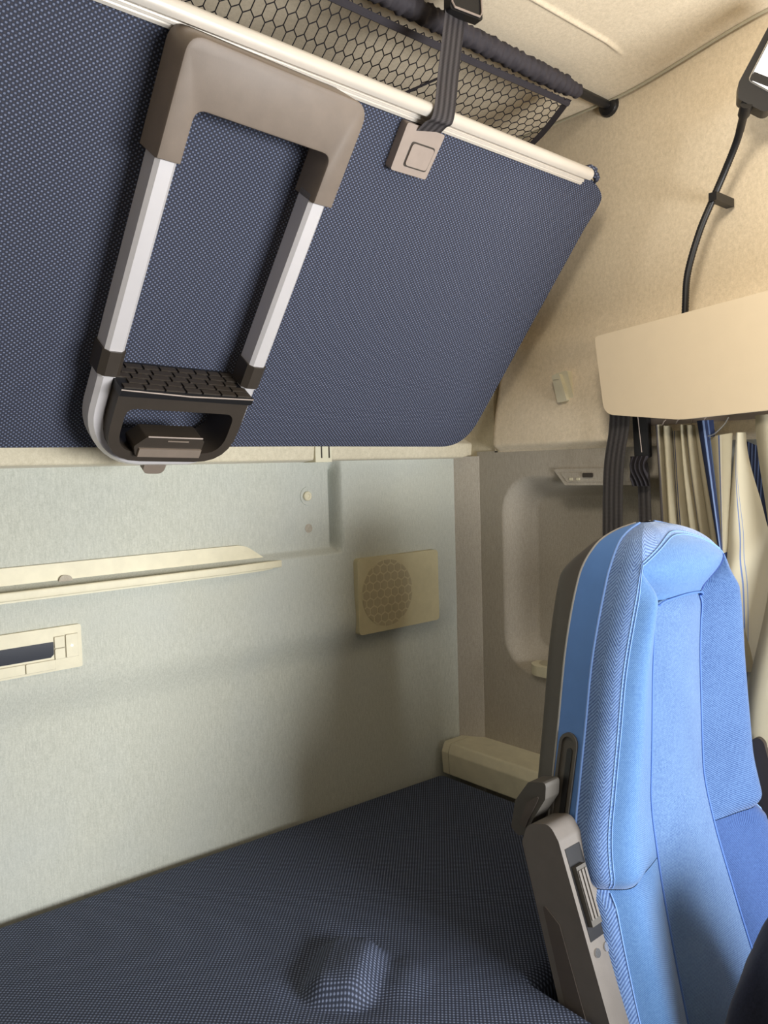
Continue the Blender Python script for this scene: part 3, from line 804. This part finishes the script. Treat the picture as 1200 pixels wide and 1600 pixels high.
def surf(side, a, z):
    """a: column coordinate 0..6 on one side"""
    c, e, yc, yf = cols(z, side)
    i = min(int(a), 5); t = a-i
    g = lambda k: np.array(c[k])
    p1, p2 = g(i), g(i+1); p0 = g(i-1) if i > 0 else 2*p1-p2; p3 = g(i+2) if i+2 <= 6 else 2*p2-p1
    p = .5*(2*p1+(p2-p0)*t+(2*p0-5*p1+4*p2-p3)*t*t+(3*p1-p0-3*p2+p3)*t**3)
    return (p[0], p[1], z)
def pinch(p, z, a=3, split=.855):
    d = abs(z-split)
    if d < .022:
        q = (1-d/.022)**2*min(1, max(0, (6-a)/1.5))
        return (p[0]*(1-.035*q), p[1]+.014*q, p[2])
    return p
def zrows(a, b, n):
    return lin(a, b, n)
def seat_zone(name, side, a0, a1, z0, z1, mat, na=14, nz=60, split=False):
    us = lin(a0, a1, na); vs = zrows(z0, z1, nz)
    if z1 > 1.31: vs = lin(z0, 1.24, nz)+lin(1.243, 1.3, 26)+lin(1.302, 1.319, 14)
    def fn(a, z):
        p = surf(side, a, z); return pinch(p, z, a) if split else p
    w = .2/6
    return obj(name, grid(fn, us, vs, lambda a, z: (a*.03*side, z)), M[mat], seat, 80)
for sd_ in (-1, 1):
    seat_zone('side_panel', sd_, 0, 1, .42, 1.319, 'side_blue', 8, 50)
    seat_zone('side_bolster', sd_, 1, 3, .8555, 1.319, 'herring', 16, 60, True)
    seat_zone('lower_side_bolster', sd_, 1, 3, .42, .8545, 'herring', 16, 30, True)
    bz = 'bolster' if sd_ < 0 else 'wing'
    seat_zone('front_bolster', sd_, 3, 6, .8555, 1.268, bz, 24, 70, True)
    seat_zone('lower_front_bolster', sd_, 3, 6, .42, .8545, bz if sd_ < 0 else 'wing_shade', 24, 30, True)
def center(s, z):
    c, e, yc, yf = cols(z, -1)
    x = e*s; y = yc-.010*(1-s*s)*(1-.6*sst(1.2, 1.26, z))
    if z < 1.214:
        y += .004*sst(1.19, 1.214, z)
    return (x, y, z)
def cz(z0, z1, n): return lin(z0, z1, n)
obj('center_panel', grid(center, lin(-1, 1, 24), cz(.42, 1.2135, 90), lambda s, z: (s*.07, z)), M['center'], seat, 80)
def headp(s, z):
    c, e, ye, yf = cols(z, -1)
    k = sst(1.205, 1.275, z); ym = (ye-.010)*(1-k)+(yf-.002)*k
    return (e*s, ye+(ym-ye)*(1-abs(s)**2.6), z)
def ztop(s): return 1.3045-.0345*abs(s)**2.3
def head_low(s, t): return headp(s, 1.2145+(ztop(s)-1.2145)*t)
def head_cap(s, t): return headp(s, ztop(s)+(1.319-ztop(s))*t)
obj('headrest_panel', grid(head_low, lin(-1, 1, 40), lin(0, 1, 40), lambda s, t: (s*.1, t*.09)), M['bolster'], seat, 80)
obj('headrest_cap', grid(head_cap, lin(-1, 1, 40), [1-(1-k/24)**1.7 for k in range(25)], lambda s, t: (s*.1, t*.05)), M['herring'], seat, 80)
# side bolsters' tops: strip between column 3 of both sides above the headrest (front roll) is in headrest_panel
def shell(s, z):
    w = W_(z); yb = YBt(z)+lean(z); dk = .068*(.25+.75*sst(1.315, 1.24, z))*(.3+.7*sst(.72, .86, z))
    a = PI*s; ex = .55
    cx = -math.cos(a); sx = math.copysign(abs(cx)**ex, cx); sy = abs(math.sin(a))**.75
    return (w*.985*sx*(1-.06*sy), yb+dk*sy, z-.004*sy)
obj('back_shell', grid(shell, lin(0, 1, 40), lin(.42, 1.24, 40)+lin(1.245, 1.319, 30)), M['shell'], seat, 70)
def seam(name, fn, zlist, r, mat, sides=6):
    return obj(name, tube([fn(z) for z in zlist], r, sides), M[mat], seat, 80)
zl = lin(.42, 1.24, 60)+lin(1.245, 1.318, 30)
for sd_ in (-1, 1):
    seam('trim_strip', lambda z: surf(sd_, 0, z), zl, .0017, 'trimg')
    seam('piping', lambda z: surf(sd_, 1, z), zl, .0022, 'pipe')
    for da in (-.08, .08):
        seam('stitch', lambda z: pinch(surf(sd_, 3+da, z), z), lin(.859, 1.24, 50)+lin(1.245, 1.270, 10), .0009, 'pipe', 5)
    seam('lower_stitch', lambda z: pinch(surf(sd_, 3, z), z), lin(.43, .852, 40), .0011, 'pipe', 5)
    seam('headrest_seam', lambda z: Vector(surf(sd_, 6, z))+Vector((0, -.0008, 0)), lin(1.214, 1.264, 20), .0012, 'piped', 5)
# top seam of headrest, joining both double stitches
for dz in (-.0022, .0022):
    hs_ = [Vector(headp(s, ztop(s)+dz))+Vector((0, -.0006, 0)) for s in lin(-1, 1, 48)]
    obj('headrest_stitch', tube(hs_, .0009, 5), M['pipe'], seat, 80)

# piping arch at the top of the centre panel
ar = [(-.067, 1.18), (-.066, 1.200), (-.056, 1.211), (-.03, 1.2155), (.0, 1.217), (.03, 1.2155), (.056, 1.211), (.066, 1.200), (.067, 1.18)]
def pipe_pt(x, z):
    if z > 1.208: return (x, headp(max(-1, min(1, x/.067)), 1.216)[1]-.0025, z)
    return (x, center(max(-1, min(1, x/.067)), z)[1]-.0015, z)
pl_ = [(-Et(z), z) for z in lin(.43, 1.17, 50)]+[tuple(p) for p in catmull(ar, 6)]+[(Et(z), z) for z in lin(1.17, .43, 50)]
obj('center_piping', tube([pipe_pt(*p) if .43 < p[1] and p[1] > 1.172 else (p[0], center(-1 if p[0] < 0 else 1, p[1])[1]-.001, p[1]) for p in pl_], .0017, 6), M['pipem'], seat, 80)

# pedestal and cushion below
obj('seat_cushion', box((-.215, -1.24, .44), (.215, -.83, .565), .035, 4), M['center'], seat, 60)
obj('pedestal', box((-.19, -1.2, 0), (.19, -.70, .44), .02, 2), M['shell'], seat, 40)

# recline lever and its recess on the inboard side
def on_side(y, z, out=0.0):
    # point on the left side panel for world y, z
    c, e, yc, yf = cols(z, -1)
    t = min(max((c[0][1]-y)/(c[0][1]-c[1][1]), -.5), 1.5)
    return Vector((c[0][0]+(c[1][0]-c[0][0])*t-out, y, z))
def pill(yc_, z0, z1, hw, n=8):
    pts = []
    for k in range(n+1): a = k/n*PI; pts.append((yc_+hw*math.cos(a), z1-hw+hw*math.sin(a)))
    for k in range(n+1): a = PI+k/n*PI; pts.append((yc_+hw*math.cos(a), z0+hw+hw*math.sin(a)))
    return pts
def sidepill(name, pa, outs, mat, par, ins=None):
    bm = bmesh.new()
    A = [bm.verts.new(on_side(p[0]-(p[1]-.97)*.03, p[1], outs[0])) for p in pa]; B = [bm.verts.new(on_side(p[0]-(p[1]-.97)*.03, p[1], outs[1])) for p in pa]
    n = len(pa)
    for k in range(n): bm.faces.new((A[k], A[(k+1) % n], B[(k+1) % n], B[k]))
    if ins:
        Cc = [bm.verts.new(on_side(p[0]-(p[1]-.97)*.03, p[1], outs[1])) for p in ins]; D = [bm.verts.new(on_side(p[0]-(p[1]-.97)*.03, p[1], .0007)) for p in ins]
        for k in range(n):
            j = (k+1) % n
            bm.faces.new((B[k], B[j], Cc[j], Cc[k])); bm.faces.new((Cc[k], Cc[j], D[j], D[k]))
        bm.faces.new(D)
    else: bm.faces.new(B)
    return obj(name, bm, M[mat], par, 35)
rf = sidepill('lever_recess', pill(-.643, .895, 1.042, .0155), (-.001, .004), 'shell', seat, pill(-.643, .900, 1.037, .0115))
sidepill('recess_slot', pill(-.646, .93, 1.022, .0045), (.0009, .0017), 'darker', rf)
lv = [(-.642, .986), (-.612, .978), (-.588, .945), (-.580, .905), (-.592, .897), (-.606, .902), (-.620, .93), (-.640, .962)]
bm = prism(rounded(lv, .006, 4), -.236, -.206, 0, .004, 3); l_ = obj('recline_lever', bm, M['shell'], seat, 35)
bm = prism(rounded([(-.634, .968), (-.610, .950), (-.596, .915), (-.606, .912), (-.616, .934)], .004, 3), -.2375, -.2358, 0, .0005); obj('lever_grip', bm, M['armd'], l_, 35)
obj('lever_screw', tube([(-.196, -.634, .925), (-.206, -.634, .925)], .007, 12), M['arm'], rf, 35)

# folded armrest beside the seat
def armrest(x0, x1, nm='armrest'):
    pol = [(-.618, .905), (-.628, .932), (-.664, .944), (-.678, .925), (-.835, .48), (-.74, .48)]
    bm = prism(rounded(pol, [.014, .02, .02, .015, 0, 0], 5), x0, x1, 0, .007, 3)
    return obj(nm, bm, M['arm'], seat, 35)
a1 = armrest(-.259, -.212)
# inset side panel
obj('side_inset', prism(rounded([(-.650, .835), (-.678, .815), (-.790, .50), (-.745, .50)], .004, 3), -.2602, -.2575, 0, .0008), M['armd'], a1, 35)
# slot with release on the front face
def front_pt(s, off=0.0):      # s metres down the front edge from the top
    p = Vector((0, -.678, .925)); dv = (Vector((0, -.835, .48))-p).normalized(); nv = Vector((0, -dv.z*-1, 0))
    nrm = Vector((0, dv.z, -dv.y))  # outward
    if nrm.y > 0: nrm = -nrm
    return p+dv*s+nrm*off
def front_slab(x0, x1, s0, s1, o0, o1, bev=.001):
    bm = bmesh.new(); v = []
    for o in (o0, o1):
        for s in (s0, s1):
            for x in (x0, x1):
                q = front_pt(s, o); v.append(bm.verts.new((x, q.y, q.z)))
    for f_ in ((0, 1, 3, 2), (4, 6, 7, 5), (0, 4, 5, 1), (2, 3, 7, 6), (0, 2, 6, 4), (1, 5, 7, 3)): bm.faces.new([v[i] for i in f_])
    bevel_all(bm, bev, 2); return bm
s_ = obj('release_slot', front_slab(-.252, -.221, .012, .125, -.01, .0008), M['darker'], a1, 35)
obj('release_lever', front_slab(-.249, -.229, .035, .108, -.004, .008, .003), M['shell'], s_, 35)
bm = bmesh.new()
for k in range(3): 
    tmp = front_slab(-.248+.0065*k, -.244+.0065*k, .04, .10, .007, .0098, .0008); me_ = bpy.data.meshes.new('t'); tmp.to_mesh(me_); tmp.free(); bm.from_mesh(me_); bpy.data.meshes.remove(me_)
obj('lever_ribs', bm, M['arm'], s_, 35)
for x in (-.246, -.226):
    q0 = front_pt(.14, -.002); q1 = front_pt(.14, .002)
    obj('screw', tube([(x, q0.y, q0.z), (x, q1.y, q1.z)], .0055, 12), M['chrome'], a1, 35)

# dark cover of the belt guide at the far shoulder
obj('far_armrest', prism(rounded([(-.69, .93), (-.722, .956), (-.732, .95), (-.83, .6), (-.76, .6)], .012, 4), .214, .223, 0, .003), M['dark'], seat, 35)
bm = prism(rounded([(-.60, 1.19), (-.672, 1.222), (-.706, 1.20), (-.705, 1.15), (-.68, 1.09), (-.60, 1.09)], .022, 5), .165, .19, 0, .008, 3)
obj('belt_guide_cover', bm, plastic('brown_plastic', srgb(74, 62, 60), .5), seat, 40)

# ------------------------------------------------------------------ dark garment on the seat
def garment():
    bm = bmesh.new()
    def fn(s, t):
        a = 2*PI*s; r = math.sin(PI*.5*(1-t))**.55
        fold = 1+.05*math.sin(3*a+5*t)+.03*math.sin(7*a-4*t)-.035*abs(math.sin(4*a+7*t))**6
        x = -.335+.15*r*math.cos(a)*fold; y = -.945+.14*r*math.sin(a)*fold; z = .567+.34*t+.012*math.sin(5*a+6*t)*(1-t)
        return (x, y, z)
    return grid(fn, lin(0, 1, 72), [0]+[1-(1-k/36)**1.3 for k in range(1, 37)])
jk = thing('jacket', 'dark navy jacket bunched on the blue seat cushion in the lower right corner', 'jacket', (0, 0, 0))
obj('jacket_body', garment(), M['navy'], jk, 80)

# ------------------------------------------------------------------ light
def area(name, loc, target, sx, sy, power, col):
    l = bpy.data.lights.new(name, 'AREA'); l.shape = 'RECTANGLE'; l.size = sx; l.size_y = sy; l.energy = power; l.color = col
    o = bpy.data.objects.new(name, l); COL.objects.link(o); o.location = loc
    o.rotation_euler = (Vector(target)-Vector(loc)).to_track_quat('-Z', 'Y').to_euler(); return o
area('windscreen_daylight', (-.30, -2.0, 1.14), (-.7, 0, 1.2), .9, .5, 49, (.97, .985, 1))
rl = area('roof_fill', (-.95, -1.0, 2.11), (.05, -1.15, 1.7), .3, .2, 4.4, (1, .91, .78)); rl.data.spread = math.radians(104)  # unseen lamp added to brighten the headliner, spread narrowed to spare the back corner
w = bpy.data.worlds.new('world'); SC.world = w; w.use_nodes = True
w.node_tree.nodes['Background'].inputs[0].default_value = (1, .98, .95, 1)
w.node_tree.nodes['Background'].inputs[1].default_value = .17
SC.view_settings.view_transform = 'Standard'
SC.view_settings.look = 'None'
SC.view_settings.exposure = 0
